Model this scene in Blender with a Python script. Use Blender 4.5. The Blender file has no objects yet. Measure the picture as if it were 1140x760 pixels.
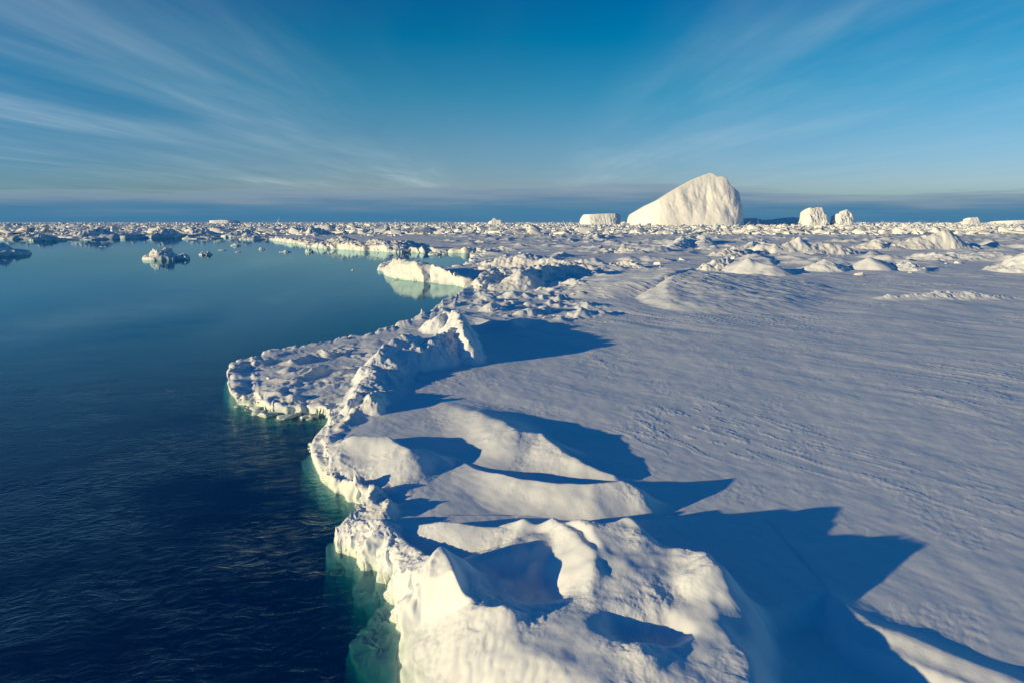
import bpy, bmesh, math, random
import numpy as np
from mathutils import Vector, Matrix, noise as mnoise

SC = bpy.context.scene
COL = SC.collection
PI = math.pi
F32 = np.float32

# ------------------------------------------------------------------ camera
FPX, CXP, CYP, HOR = 720.0, 570.0, 380.0, 247.0
CAMH = 8.0
TH = math.atan((CYP - HOR) / FPX)
cam = bpy.data.cameras.new("camera")
cam.sensor_width = 36.0
cam.lens = 36.0 * FPX / 1140.0
cam.clip_start = 0.1
cam.clip_end = 40000
camo = bpy.data.objects.new("camera", cam)
COL.objects.link(camo)
camo.location = (0, 0, CAMH)
camo.rotation_euler = (PI / 2 - TH, 0, 0)
SC.camera = camo


def P(px, py, h=0.0):
    """the place on the level z = h seen at a point of the photograph (1140 x 760)"""
    a, b = (px - CXP) / FPX, (CYP - py) / FPX
    dx, dy, dz = a, math.cos(TH) + b * math.sin(TH), -math.sin(TH) + b * math.cos(TH)
    t = (h - CAMH) / dz
    return (dx * t, dy * t)


def Q(px, py, Y):
    """x and z at the distance Y along a sight line"""
    a, b = (px - CXP) / FPX, (CYP - py) / FPX
    dx, dy, dz = a, math.cos(TH) + b * math.sin(TH), -math.sin(TH) + b * math.cos(TH)
    t = Y / dy
    return (dx * t, CAMH + dz * t)


# ------------------------------------------------------------------ noise
def _hash(ix, iy, iz=0):
    h = (ix.astype(np.uint32) * np.uint32(374761393) + iy.astype(np.uint32) * np.uint32(668265263)
         + (iz.astype(np.uint32) if hasattr(iz, 'astype') else np.uint32(iz)) * np.uint32(2147483647 - 1640531))
    h = (h ^ (h >> np.uint32(13))) * np.uint32(1274126177)
    h ^= h >> np.uint32(16)
    h = h * np.uint32(2246822519)
    return h ^ (h >> np.uint32(13))


_G = np.array([(math.cos(2 * PI * k / 32), math.sin(2 * PI * k / 32)) for k in range(32)], F32)


def pn(x, y, seed=0):
    x = np.asarray(x, np.float64); y = np.asarray(y, np.float64)
    x0 = np.floor(x); y0 = np.floor(y)
    fx = (x - x0).astype(F32); fy = (y - y0).astype(F32)
    ix = x0.astype(np.int64); iy = y0.astype(np.int64)
    ux = fx * fx * fx * (fx * (fx * 6 - 15) + 10); uy = fy * fy * fy * (fy * (fy * 6 - 15) + 10)

    def g(dx, dy):
        v = _G[_hash(ix + dx, iy + dy, seed * 7919 + 17) & np.uint32(31)]
        return v[..., 0] * (fx - dx) + v[..., 1] * (fy - dy)
    a = g(0, 0) * (1 - ux) + g(1, 0) * ux
    b = g(0, 1) * (1 - ux) + g(1, 1) * ux
    return (a * (1 - uy) + b * uy) * 1.5


def fbm(x, y, o=4, seed=0, gain=.5):
    s = 0; a = 1.0; f = 1.0
    for k in range(o):
        s = s + a * pn(x * f + 13.7 * k, y * f - 7.3 * k, seed + k); a *= gain; f *= 2.03
    return s


def pn3(p, seed=0):
    """cheap 3-d noise from three planes"""
    x, y, z = p[..., 0], p[..., 1], p[..., 2]
    return (pn(x + .37 * z, y - .61 * z, seed) + pn(y + .53 * x, z + .29 * x, seed + 31) + pn(z - .41 * y, x + .47 * y, seed + 67)) * .6


def sstep(a, b, x):
    t = np.clip((x - a) / (b - a), 0, 1)
    return t * t * (3 - 2 * t)


def smin(a, b, k):
    h = np.clip(.5 + .5 * (b - a) / k, 0, 1)
    return b * (1 - h) + a * h - k * h * (1 - h)


def smax(a, b, k):
    return -smin(-a, -b, k)


# ------------------------------------------------------------------ materials
def nodes(name):
    m = bpy.data.materials.new(name); m.use_nodes = True
    nt = m.node_tree
    return m, nt, nt.nodes['Principled BSDF'], nt.nodes['Material Output']


def N(nt, t, **kw):
    n = nt.nodes.new(t)
    for k, v in kw.items():
        setattr(n, k, v)
    return n


def snow_material(name, base, icy, grain=1.0, patch=.35, sss=0.0):
    m, nt, b, out = nodes(name)
    L = nt.links.new
    geo = N(nt, 'ShaderNodeNewGeometry')
    # wind packed patches: slightly different snow
    mp = N(nt, 'ShaderNodeMapping'); mp.inputs['Scale'].default_value = (.35, .9, .6)
    mp.inputs['Rotation'].default_value = (0, 0, math.radians(32))
    L(geo.outputs['Position'], mp.inputs[0])
    n1 = N(nt, 'ShaderNodeTexNoise'); n1.inputs['Scale'].default_value = 1.1; n1.inputs['Detail'].default_value = 6
    L(mp.outputs[0], n1.inputs['Vector'])
    mx = N(nt, 'ShaderNodeMix', data_type='RGBA')
    mx.inputs[6].default_value = (*base, 1)
    mx.inputs[7].default_value = (base[0] * .93, base[1] * .955, base[2] * .98, 1)
    L(n1.outputs['Fac'], mx.inputs[0])
    # bare sea ice where the waves have washed the snow off, just above the waterline
    sp = N(nt, 'ShaderNodeSeparateXYZ'); L(geo.outputs['Position'], sp.inputs[0])
    n2 = N(nt, 'ShaderNodeTexNoise'); n2.inputs['Scale'].default_value = 2.2; n2.inputs['Detail'].default_value = 4
    L(geo.outputs['Position'], n2.inputs['Vector'])
    ad = N(nt, 'ShaderNodeMath', operation='MULTIPLY_ADD'); ad.inputs[1].default_value = -.5
    L(n2.outputs['Fac'], ad.inputs[0]); L(sp.outputs['Z'], ad.inputs[2])
    mr = N(nt, 'ShaderNodeMapRange'); mr.inputs[1].default_value = -.22; mr.inputs[2].default_value = .12
    mr.inputs[3].default_value = 1; mr.inputs[4].default_value = 0
    L(ad.outputs[0], mr.inputs[0])
    mx2 = N(nt, 'ShaderNodeMix', data_type='RGBA'); mx2.inputs[7].default_value = (*icy, 1)
    L(mr.outputs[0], mx2.inputs[0]); L(mx.outputs[2], mx2.inputs[6])
    L(mx2.outputs[2], b.inputs['Base Color'])
    b.inputs['Roughness'].default_value = .62
    b.inputs['Specular IOR Level'].default_value = .3
    # grains and small wind ripples
    g1 = N(nt, 'ShaderNodeTexNoise'); g1.inputs['Scale'].default_value = 34; g1.inputs['Detail'].default_value = 4
    L(geo.outputs['Position'], g1.inputs['Vector'])
    b1 = N(nt, 'ShaderNodeBump'); b1.inputs['Strength'].default_value = .22 * grain; b1.inputs['Distance'].default_value = .012
    L(g1.outputs['Fac'], b1.inputs['Height'])
    g2 = N(nt, 'ShaderNodeTexNoise'); g2.inputs['Scale'].default_value = 5; g2.inputs['Detail'].default_value = 5
    L(mp.outputs[0], g2.inputs['Vector'])
    b2 = N(nt, 'ShaderNodeBump'); b2.inputs['Strength'].default_value = .06; b2.inputs['Distance'].default_value = .04
    L(g2.outputs['Fac'], b2.inputs['Height']); L(b1.outputs[0], b2.inputs['Normal'])
    L(b2.outputs[0], b.inputs['Normal'])
    return m


SNOW = snow_material('wind_packed_snow', (.85, .885, .91), (.66, .76, .70))
ICE = snow_material('rough_sea_ice', (.85, .86, .85), (.66, .76, .70), grain=.6)
BERG = snow_material('glacier_ice', (.88, .87, .85), (.80, .84, .84), grain=.0)


def water_material():
    m, nt, b, out = nodes('sea_water')
    nt.nodes.remove(b)
    L = nt.links.new
    geo = N(nt, 'ShaderNodeNewGeometry')
    sp = N(nt, 'ShaderNodeSeparateXYZ'); L(geo.outputs['Position'], sp.inputs[0])
    # the lead is ruffled in the open and lies calm towards the pack
    big = N(nt, 'ShaderNodeTexNoise'); big.inputs['Scale'].default_value = .09; big.inputs['Detail'].default_value = 2
    L(geo.outputs['Position'], big.inputs['Vector'])
    ma = N(nt, 'ShaderNodeMath', operation='MULTIPLY_ADD'); ma.inputs[1].default_value = 22
    L(big.outputs['Fac'], ma.inputs[0]); L(sp.outputs['Y'], ma.inputs[2])
    calm = N(nt, 'ShaderNodeMapRange', interpolation_type='SMOOTHSTEP')
    calm.inputs[1].default_value = 20; calm.inputs[2].default_value = 62; calm.inputs[3].default_value = 1; calm.inputs[4].default_value = .045
    L(ma.outputs[0], calm.inputs[0])
    mp = N(nt, 'ShaderNodeMapping'); mp.inputs['Scale'].default_value = (.9, 1.35, 1); mp.inputs['Rotation'].default_value = (0, 0, math.radians(-18))
    L(geo.outputs['Position'], mp.inputs[0])
    w1 = N(nt, 'ShaderNodeTexNoise'); w1.inputs['Scale'].default_value = 1.9; w1.inputs['Detail'].default_value = 6
    w1.inputs['Distortion'].default_value = 2.4; w1.inputs['Roughness'].default_value = .55
    L(mp.outputs[0], w1.inputs['Vector'])
    w2 = N(nt, 'ShaderNodeTexNoise'); w2.inputs['Scale'].default_value = .33; w2.inputs['Detail'].default_value = 2
    L(mp.outputs[0], w2.inputs['Vector'])
    hh = N(nt, 'ShaderNodeMath', operation='MULTIPLY_ADD'); hh.inputs[1].default_value = 1.8
    L(w2.outputs['Fac'], hh.inputs[0]); L(w1.outputs['Fac'], hh.inputs[2])
    bp = N(nt, 'ShaderNodeBump'); bp.inputs['Distance'].default_value = .06
    L(hh.outputs[0], bp.inputs['Height']); 
    pt = N(nt, 'ShaderNodeTexNoise'); pt.inputs['Scale'].default_value = .22; pt.inputs['Detail'].default_value = 4; pt.inputs['Distortion'].default_value = .8
    L(mp.outputs[0], pt.inputs['Vector'])
    pr = N(nt, 'ShaderNodeMapRange'); pr.inputs[1].default_value = .32; pr.inputs[2].default_value = .68; pr.inputs[3].default_value = .12; pr.inputs[4].default_value = 1.0
    L(pt.outputs['Fac'], pr.inputs[0])
    sm = N(nt, 'ShaderNodeMath', operation='MULTIPLY'); L(calm.outputs[0], sm.inputs[0]); L(pr.outputs[0], sm.inputs[1])
    L(sm.outputs[0], bp.inputs['Strength'])
    fr = N(nt, 'ShaderNodeFresnel'); fr.inputs['IOR'].default_value = 1.333; L(bp.outputs[0], fr.inputs['Normal'])
    # from below, daylight comes in through the whole surface (it is bent downwards on its way in)
    fb = N(nt, 'ShaderNodeMix', data_type='FLOAT'); L(geo.outputs['Backfacing'], fb.inputs[0]); L(fr.outputs[0], fb.inputs[2]); fb.inputs[3].default_value = .5
    gl = N(nt, 'ShaderNodeBsdfGlossy'); gl.inputs['Color'].default_value = (.62, .91, 1, 1); gl.inputs['Roughness'].default_value = .03; L(bp.outputs[0], gl.inputs['Normal'])
    tr = N(nt, 'ShaderNodeBsdfTransparent'); tr.inputs[0].default_value = (.9, .96, .96, 1)
    di = N(nt, 'ShaderNodeBsdfDiffuse'); di.inputs[0].default_value = (.0, .085, .40, 1)
    a = N(nt, 'ShaderNodeMixShader'); a.inputs[0].default_value = .22
    L(tr.outputs[0], a.inputs[1]); L(di.outputs[0], a.inputs[2])
    c = N(nt, 'ShaderNodeMixShader'); L(fb.outputs[0], c.inputs[0]); L(a.outputs[0], c.inputs[1]); L(gl.outputs[0], c.inputs[2])
    L(c.outputs[0], out.inputs['Surface'])
    va = N(nt, 'ShaderNodeVolumeAbsorption'); va.inputs['Color'].default_value = (.30, .74, .72, 1); va.inputs['Density'].default_value = 1.55
    L(va.outputs[0], out.inputs['Volume'])
    return m


WATER = water_material()
m_, nt_, b_, o_ = nodes('deep_sea_floor'); b_.inputs['Base Color'].default_value = (.01, .02, .04, 1); b_.inputs['Roughness'].default_value = .9
DEEP = m_

# ------------------------------------------------------------------ object helpers
LAST = {}


def tag(o, label=None, cat=None, group=None, kind=None):
    if label: o['label'] = label
    if cat: o['category'] = cat
    if group: o['group'] = group
    if kind: o['kind'] = kind
    return o


def mesh_obj(name, V, Fq, mat, loc=None, smooth=True, parent=None):
    me = bpy.data.meshes.new(name)
    V = np.asarray(V, F32); Fq = np.asarray(Fq, np.int32)
    if loc is not None:
        V = V - np.asarray(loc, F32)
    me.vertices.add(len(V)); me.vertices.foreach_set('co', V.ravel())
    k = Fq.shape[1]
    me.loops.add(Fq.size); me.loops.foreach_set('vertex_index', Fq.ravel())
    me.polygons.add(len(Fq))
    me.polygons.foreach_set('loop_start', np.arange(len(Fq), dtype=np.int32) * k)
    me.polygons.foreach_set('loop_total', np.full(len(Fq), k, np.int32))
    me.update(calc_edges=True)
    me.polygons.foreach_set('use_smooth', np.full(len(Fq), bool(smooth)))
    me.materials.append(mat)
    o = bpy.data.objects.new(name, me); COL.objects.link(o)
    if loc is not None: o.location = loc
    if parent: o.parent = parent
    return o


def grid_faces(nr, nc, keep=None):
    i = np.arange(nr * nc).reshape(nr, nc)
    q = np.stack([i[:-1, :-1], i[:-1, 1:], i[1:, 1:], i[1:, :-1]], -1).reshape(-1, 4)
    if keep is not None:
        kk = keep.reshape(nr, nc)
        m = (kk[:-1, :-1] | kk[:-1, 1:] | kk[1:, 1:] | kk[1:, :-1]).reshape(-1)
        q = q[m]
    return q


def compact(V, q):
    used = np.zeros(len(V), bool); used[q.ravel()] = True
    idx = np.cumsum(used) - 1
    return V[used], idx[q]


# ------------------------------------------------------------------ shore of the main floe
SHORE_PX = [(1250, 1150), (800, 1010), (620, 930), (510, 850), (456, 790), (444, 760), (440, 700), (433, 660), (416, 639), (395, 625), (378, 612), (376, 601), (393, 587), (410, 573),
            (407, 562), (385, 551), (360, 536), (347, 516), (345, 505), (353, 490), (369, 471), (371, 463), (340, 461), (318, 461), (290, 458), (262, 450),
            (254, 436), (253, 420), (262, 407), (290, 397), (330, 391), (380, 384), (420, 374), (455, 362), (478, 350), (484, 343), (495, 337), (510, 331),
            (520, 327), (546, 321), (520, 320), (498, 317), (470, 313.5), (442, 310.5), (428, 306), (424, 300), (431, 294), (460, 297), (490, 300),
            (521, 297), (528, 291), (526, 284.5), (545, 282), (520, 282), (480, 281.5), (440, 281.5), (415, 280), (398, 279.5), (380, 278), (360, 277.5), (345, 275.5),
            (335, 272.5), (325, 271), (308, 269), (300, 266), (285, 264.5)]
SHORE = [P(*p) for p in SHORE_PX] + [(-190, 470), (-330, 640), (700, 640), (500, 300), (60, 5)]
SHORE = np.array(SHORE)


def poly_sd(x, y, poly):
    """signed distance to a polygon, positive inside"""
    x = np.asarray(x, F32); y = np.asarray(y, F32)
    d2 = np.full(x.shape, 1e12, F32); inside = np.zeros(x.shape, bool)
    n = len(poly)
    for i in range(n):
        ax, ay = poly[i]; bx, by = poly[(i + 1) % n]
        ex, ey = bx - ax, by - ay
        wx, wy = x - F32(ax), y - F32(ay)
        t = np.clip((wx * F32(ex) + wy * F32(ey)) / F32(ex * ex + ey * ey + 1e-9), 0, 1)
        dx, dy = wx - t * F32(ex), wy - t * F32(ey)
        d2 = np.minimum(d2, dx * dx + dy * dy)
        c = ((ay > y) != (by > y))
        if abs(by - ay) > 1e-9:
            inside ^= c & (x < F32((bx - ax) / (by - ay)) * (y - F32(ay)) + F32(ax))
    d = np.sqrt(d2)
    return np.where(inside, d, -d)


def shore_s(x, y, poly=None):
    s = poly_sd(x, y, SHORE if poly is None else poly)
    d = np.hypot(x, y)
    k = np.clip(d / 22, .7, 5)          # far floe edges are drawn coarser
    even = 1 - .8 * region(x, y, R_FACE, .3)
    s = s + k * (.22 * even * pn(x * .55 / k, y * .55 / k, 4) + .24 * even * fbm(x * 1.3 / k, y * 1.3 / k, 3, 5) + .035 * np.abs(pn(x * 3.2 / k, y * 3.2 / k, 9)) - .01)
    return s


def region(x, y, px, soft):
    poly = [P(a, b, .6) for a, b in px]
    return sstep(-soft, soft, poly_sd(x, y, poly))


R_FACE = [(380, 700), (470, 672), (540, 690), (600, 720), (700, 790), (1000, 900), (1200, 1150), (300, 1150)]


def cliff(s, x, y):
    """height the ice may have at the distance s inside its edge; a submerged foot outside it"""
    f = region(x, y, R_FACE, .3)                        # the open face of the mound is an even slope
    sp_ = np.maximum(s, 0)
    up = (1 - f) * 2.5 * np.power(sp_, .72) + f * (.86 * np.power(sp_, .92) + np.clip(sp_ * 2, 0, 1) * (.05 * fbm(x * 1.6, y * 1.6, 3, 111) + .016 * (np.abs(fbm(x * 4.3, y * 4.3, 3, 114)) - .3) * sstep(-.3, .3, pn(x * .8, y * .8, 117)))) - .06
    dn = -.10 + .7 * s - 4.5 * np.maximum(-s - .2, 0)
    s = np.where(s < 0, s * (1.25 + .9 * pn(x * .9 + 3, y * .9, 107)), s)
    m = region(x, y, [(330, 625), (430, 610), (520, 700), (600, 900), (300, 900)], .4)
    dm = -.04 + .62 * s - 3.2 * np.maximum(-s - .55, 0)
    return np.where(s > 0, up, dn * (1 - m) + dm * m)


R_LEDGE = [(262, 455), (250, 420), (265, 402), (330, 388), (400, 380), (420, 400), (405, 430), (385, 465), (330, 465)]
R_STRIP = [(400, 382), (480, 348), (500, 345), (480, 365), (440, 376), (420, 395)]
R_RUBBLE = [(490, 345), (500, 332), (545, 318), (560, 300), (600, 300), (650, 308), (655, 322), (640, 335), (690, 345), (640, 358), (560, 352)]
R_RUB2 = [(520, 300), (560, 285), (650, 295), (690, 302), (650, 315), (560, 315)]
R_EDGE = [(345, 530), (340, 500), (365, 465), (390, 440), (420, 425), (420, 440), (395, 470), (378, 500), (400, 530), (430, 560), (400, 565)]
R_DIP = [(846, 690), (918, 668), (958, 700), (1050, 736), (1124, 766), (1260, 830), (1100, 1100), (860, 1000)]
R_FAR = [(560, 300), (480, 262), (1200, 262), (1300, 300), (1000, 312), (850, 312), (780, 320), (700, 300)]
WD = math.radians(-52)     # the wind's direction over the snowfield
CW, SW = math.cos(WD), math.sin(WD)


def lod(d, wl):
    """weight of a ripple of the wavelength wl at the distance d"""
    return sstep(.6, 2.2, wl / (d / FPX * 1.6))


def base_h(x, y, s=None):
    """level of the snow without drifts and ridges"""
    d = np.hypot(x, y)
    z = .55 + .05 * fbm(x * .12, y * .12, 3, 40) * np.clip(d / 25, .5, 3)
    u, v = x * CW + y * SW, -x * SW + y * CW
    wob = .6 * pn(u * .15, v * .15, 51)
    # sastrugi: long low wind ridges
    s1 = fbm(u * .10 + wob, v * .5 + wob, 4, 52, .45)
    flat = 1 - region(x, y, R_LEDGE, .6)
    z = z + .022 * s1 * flat * np.clip(.55 + 1.1 * pn(x * .07, y * .09 + 2.2, 53), .1, 1.4) * np.clip(d / 22, .6, 4)
    s2 = sstep(.24, .34, fbm(u * .35 + 2 * wob, v * 1.5, 4, 56)) * np.maximum(.75 - .8 * fbm(u * .35 + 2 * wob, v * 1.5, 4, 56), 0)
    z = z + .036 * s2 * sstep(-.1, .5, pn(x * .11 + 3.3, y * .11, 57)) * np.clip(d / 25, .6, 3)
    s3 = pn(u * 1.6 + 3 * wob, v * 5.5, 58)
    z = z + .003 * s3 * lod(d, .2)
    # rubble: broken and refrozen ice
    rl = region(x, y, R_LEDGE, .5); rr = np.maximum(region(x, y, R_RUBBLE, 1.5), region(x, y, R_RUB2, 2.)); re = region(x, y, R_EDGE, .35)
    rs = region(x, y, R_STRIP, .8); rf = region(x, y, R_FAR, 8)
    b3 = np.maximum(fbm(x * .33, y * .3, 4, 69, .5), 0)
    lump = (1.25 * np.abs(pn(x * 1.0, y * 1.0, 61)) + .38 * np.abs(pn(x * 2.6, y * 2.6, 62)) + .10 * np.abs(pn(x * 6.3, y * 6.3, 63))) * sstep(-.25, .35, pn(x * .45, y * .45, 66)) + .12
    z = z + rl * (.16 * (lump - .3) - .08) + re * (.20 * (lump - .25)) + rs * (.06 * (lump - .3))
    z = z + rr * (.62 * b3 + .10 * (lump - .3) - .08)
    b4 = np.maximum(fbm(x * .10, y * .075, 4, 75, .48) - .22, 0)
    pr = np.power(1 - np.clip(np.abs(fbm(x * .016 + 5, y * .024, 3, 95, .55)), 0, 1), 14)
    z = z + rf * pr * (.5 + 1.1 * np.maximum(fbm(x * .11, y * .11, 3, 97), -.2)) * sstep(95, 150, d)
    if s is not None:       # the snow dips to the water in an uneven lip
        near = 1 - sstep(45, 75, d)
        z = z - near * .34 * np.exp(-np.maximum(s, 0) / .75) * np.clip(.75 + .9 * pn(x * .8, y * .8, 99), .1, 1.4)
    z = z + rf * (1.7 * b4 * sstep(-.15, .45, pn(x * .02 + 1.7, y * .022, 78))) - .26 * region(x, y, R_DIP, .32)
    return z


def detail(x, y, s=None):
    d = np.hypot(x, y)
    r = .012 * fbm(x * 1.1, y * 1.1, 2, 80) * lod(d, .8)
    r = r + .0022 * fbm(x * 4.1, y * 4.1, 2, 84) * lod(d, .25) + .001 * fbm(x * 15, y * 15, 2, 88) * lod(d, .07)
    cr = sstep(.0, .45, pn(x * .5 + 7, y * .5, 93))
    r = r + cr * (.007 * fbm(x * 5, y * 5, 3, 94) * lod(d, .2) + .003 * np.abs(fbm(x * 17, y * 17, 2, 98)) * lod(d, .06))
    if s is not None:       # refrozen spray and broken crust along the water
        e = np.exp(-(np.maximum(s, 0) / .75) ** 2)
        r = r + e * (.10 * (np.abs(fbm(x * 2.3, y * 2.3, 3, 101)) - .25) * lod(d, .5) + .045 * (np.abs(fbm(x * 6.5, y * 6.5, 3, 104)) - .25) * lod(d, .2))
    rough = np.maximum(region(x, y, R_EDGE, .3), region(x, y, R_LEDGE, .4))
    r = r + rough * (.012 * fbm(x * 3.3, y * 3.3, 3, 91) * lod(d, .3))
    return r


def clip_shore(z, s, x, y):
    c = cliff(s, x, y)
    return np.where(s > -.02, smin(z, c, .22), np.minimum(c, z))


def knobs(x, y, z, s):
    """sideways displacement that breaks up the steep ice faces along the water"""
    k = np.clip(np.hypot(x, y) / 22, .7, 5)
    m = np.exp(-(np.maximum(s - .1 * k, 0) / (.55 * k)) ** 2) * sstep(-1.2, -.3, z) * (s > -2.5 * k)
    p = np.stack([x, y, z * 1.15], -1) / k[..., None]
    ax = .17 * pn3(p * 1.7, 150) + .10 * pn3(p * 3.7, 153) + .022 * pn3(p * 8.5, 156)
    ay = .17 * pn3(p * 1.7 + 9.2, 160) + .10 * pn3(p * 3.7 + 5.1, 163) + .022 * pn3(p * 8.5 + 2.7, 166)
    az = .05 * pn3(p * 3.7 + 7.7, 170) + .03 * pn3(p * 8.5 + 1.3, 173)
    m = m * (1 - .75 * region(x, y, R_FACE, .3))
    return x + ax * m * k, y + ay * m * k, z + az * m * k


# ------------------------------------------------------------------ ridges
def ridge_h(x, y, pts, wl, wr, pl=1.6, pr=1.6, al=1.0, ar=1.0, base=.55, side=None):
    """height over the snow of a drift or ridge with a crest through pts (px, py, z); wl / wr widths left / right of its direction"""
    C = [(*P(px, py, h), h - base) for px, py, h in pts]
    if isinstance(wl, (int, float)): wl = [wl] * len(C)
    if isinstance(wr, (int, float)): wr = [wr] * len(C)
    best = np.zeros(x.shape, F32)
    for i in range(len(C) - 1):
        ax, ay, ah = C[i]; bx, by, bh = C[i + 1]
        ex, ey = bx - ax, by - ay
        L2 = ex * ex + ey * ey + 1e-9
        t = np.clip(((x - ax) * ex + (y - ay) * ey) / L2, 0, 1)
        dx, dy = x - (ax + t * ex), y - (ay + t * ey)
        d = np.hypot(dx, dy)
        rc = .10 * min(wl[i], wr[i], wl[i + 1], wr[i + 1])
        d = np.sqrt(d * d + rc * rc) - rc
        cr = (ex * dy - ey * dx) / (math.sqrt(L2) * (d + 1e-3))      # +1 left .. -1 right
        k = sstep(-.6, .6, cr)
        w = (wr[i] * (1 - t) + wr[i + 1] * t) * (1 - k) + (wl[i] * (1 - t) + wl[i + 1] * t) * k
        pp = pr * (1 - k) + pl * k; aa = ar * (1 - k) + al * k
        q = np.clip(d / w, 0, 1)
        best = smax(best, (ah * (1 - t) + bh * t) * np.power(1 - np.power(q, aa), pp), .06 * max(.4, min(ah, bh, 1.5))) if i else (ah * (1 - t) + bh * t) * np.power(1 - np.power(q, aa), pp)
    return best * (.25 + .75 * sstep(.0, .40, best)) * sstep(.02, .06, best)


def bounds(pts, pad):
    C = [P(px, py, h) for px, py, h in pts]
    xs = [c[0] for c in C]; ys = [c[1] for c in C]
    return min(xs) - pad, max(xs) + pad, min(ys) - pad, max(ys) + pad


def blur(h, n):
    """wind smooths every crest a little"""
    for _ in range(2):
        for ax in (0, 1):
            p = np.pad(h, [(n, n) if a == ax else (0, 0) for a in (0, 1)], mode='edge')
            c = np.cumsum(np.concatenate([np.zeros_like(np.take(p, [0], ax)), p], ax), ax)
            m = p.shape[ax]
            h = (np.take(c, range(2 * n + 1, m + 1), ax) - np.take(c, range(0, m - 2 * n), ax)) / (2 * n + 1)
    return h


def feature(name, label, cat, hfun, bb, res=None, mat=None, group=None, noise_amp=.08, noise_f=1.2, rough=0.0, warp=None, soft=.045, crust=.012):
    """one hump of snow or ice as a body of its own, bedded a little into the floe"""
    x0, x1, y0, y1 = bb
    dc = math.hypot((x0 + x1) / 2, max((y0 + y1) / 2, 3))
    near = max(math.hypot((x0 + x1) / 2, y0), 6)
    res = res or max(near / FPX * .9, .013)
    nx, ny = int((x1 - x0) / res) + 2, int((y1 - y0) / res) + 2
    while nx * ny > 420000:
        res *= 1.15; nx, ny = int((x1 - x0) / res) + 2, int((y1 - y0) / res) + 2
    X, Y = np.meshgrid(np.linspace(x0, x1, nx), np.linspace(y0, y1, ny))
    wa = noise_amp * 2.0 if warp is None else warp
    wx = X + wa * fbm(X * noise_f * .7, Y * noise_f * .7, 3, 21); wy = Y + wa * fbm(X * noise_f * .7 + 40, Y * noise_f * .7, 3, 25)
    h = hfun(wx, wy)
    nb = int(soft * max(1, near / 28) / res)
    if nb > 0: h = np.maximum(blur(h, nb), 0)
    mod = sstep(.05, .40, h)
    h = h + mod * noise_amp * (fbm(X * noise_f, Y * noise_f, 4, 33) if rough else fbm(X * noise_f * .8, Y * noise_f * .8, 3, 33, .38))
    h = h + mod * crust * (np.abs(fbm(X * 3.1, Y * 3.1, 4, 41, .6)) - .35) * sstep(-.2, .4, pn(X * .7, Y * .7, 47)) * lod(near, .3)
    if rough:
        h = h + mod * rough * (np.abs(fbm(X * noise_f * 1.7, Y * noise_f * 1.7, 4, 37)) * 1.6 - .45)
    s = shore_s(X, Y)
    b = base_h(X, Y, s) + detail(X, Y, s)
    eps = .012 + .0007 * dc
    z = clip_shore(b + h, s, X, Y) - eps
    keep = (h > eps * .3) & (z > -.35 - .0 * X)
    q = grid_faces(ny, nx, keep)
    X, Y, z = knobs(X, Y, np.where(h > eps * .3, z, z - .05), s)
    V = np.stack([X, Y, z], -1).reshape(-1, 3)
    V, q = compact(V, q)
    c = V.mean(0); c[2] = .5
    o = mesh_obj(name, V, q, mat or SNOW, loc=tuple(float(v) for v in c))
    tag(o, label, cat, group)
    LAST[name] = o
    return o


def ridge(name, label, cat, pts, wl, wr, pl=1.6, pr=1.6, al=1., ar=1., pad=None, base=.55, **kw):
    w = max(max(wl) if isinstance(wl, (list, tuple)) else wl, max(wr) if isinstance(wr, (list, tuple)) else wr)
    return feature(name, label, cat, lambda x, y: ridge_h(x, y, pts, wl, wr, pl, pr, al, ar, base), bounds(pts, pad or w * 1.1), **kw)


# ------------------------------------------------------------------ the main floe
def build_floe():
    na, nr = 1270, 1250
    az = np.radians(np.linspace(-44, 62, na))
    # rows: dense where the picture needs them, from under the bow to the pack
    r = np.exp(np.linspace(math.log(5.2), math.log(560), nr))
    A, R = np.meshgrid(az, r)
    X, Y = R * np.sin(A), R * np.cos(A)
    s = shore_s(X, Y)
    z = clip_shore(base_h(X, Y, s) + detail(X, Y, s), s, X, Y)
    keep = (s > -3.5)
    q = grid_faces(nr, na, keep)[:, ::-1]
    X, Y, z = knobs(X, Y, z, s)
    V = np.stack([X, Y, z], -1).reshape(-1, 3)
    wet = V[q][:, :, 2].max(1) < -.03
    Vd, qd = compact(V, q[~wet]); Vw, qw = compact(V, q[wet])
    o = mesh_obj('snow_field', Vd, qd, SNOW)
    mesh_obj('submerged_foot', Vw, qw, SNOW, parent=o)
    tag(o, 'broad wind rippled snow field covering the sea ice beside the dark water', 'snow field', None, 'structure')
    return o


build_floe()

# ------------------------------------------------------------------ foreground mound
def gauss(x, y, px, py, h, rx, ry, rot=0.0):
    cx, cy = P(px, py, h)
    c, s = math.cos(rot), math.sin(rot)
    dx, dy = x - cx, y - cy
    u, v = (dx * c + dy * s) / rx, (-dx * s + dy * c) / ry
    return u, v


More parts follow.
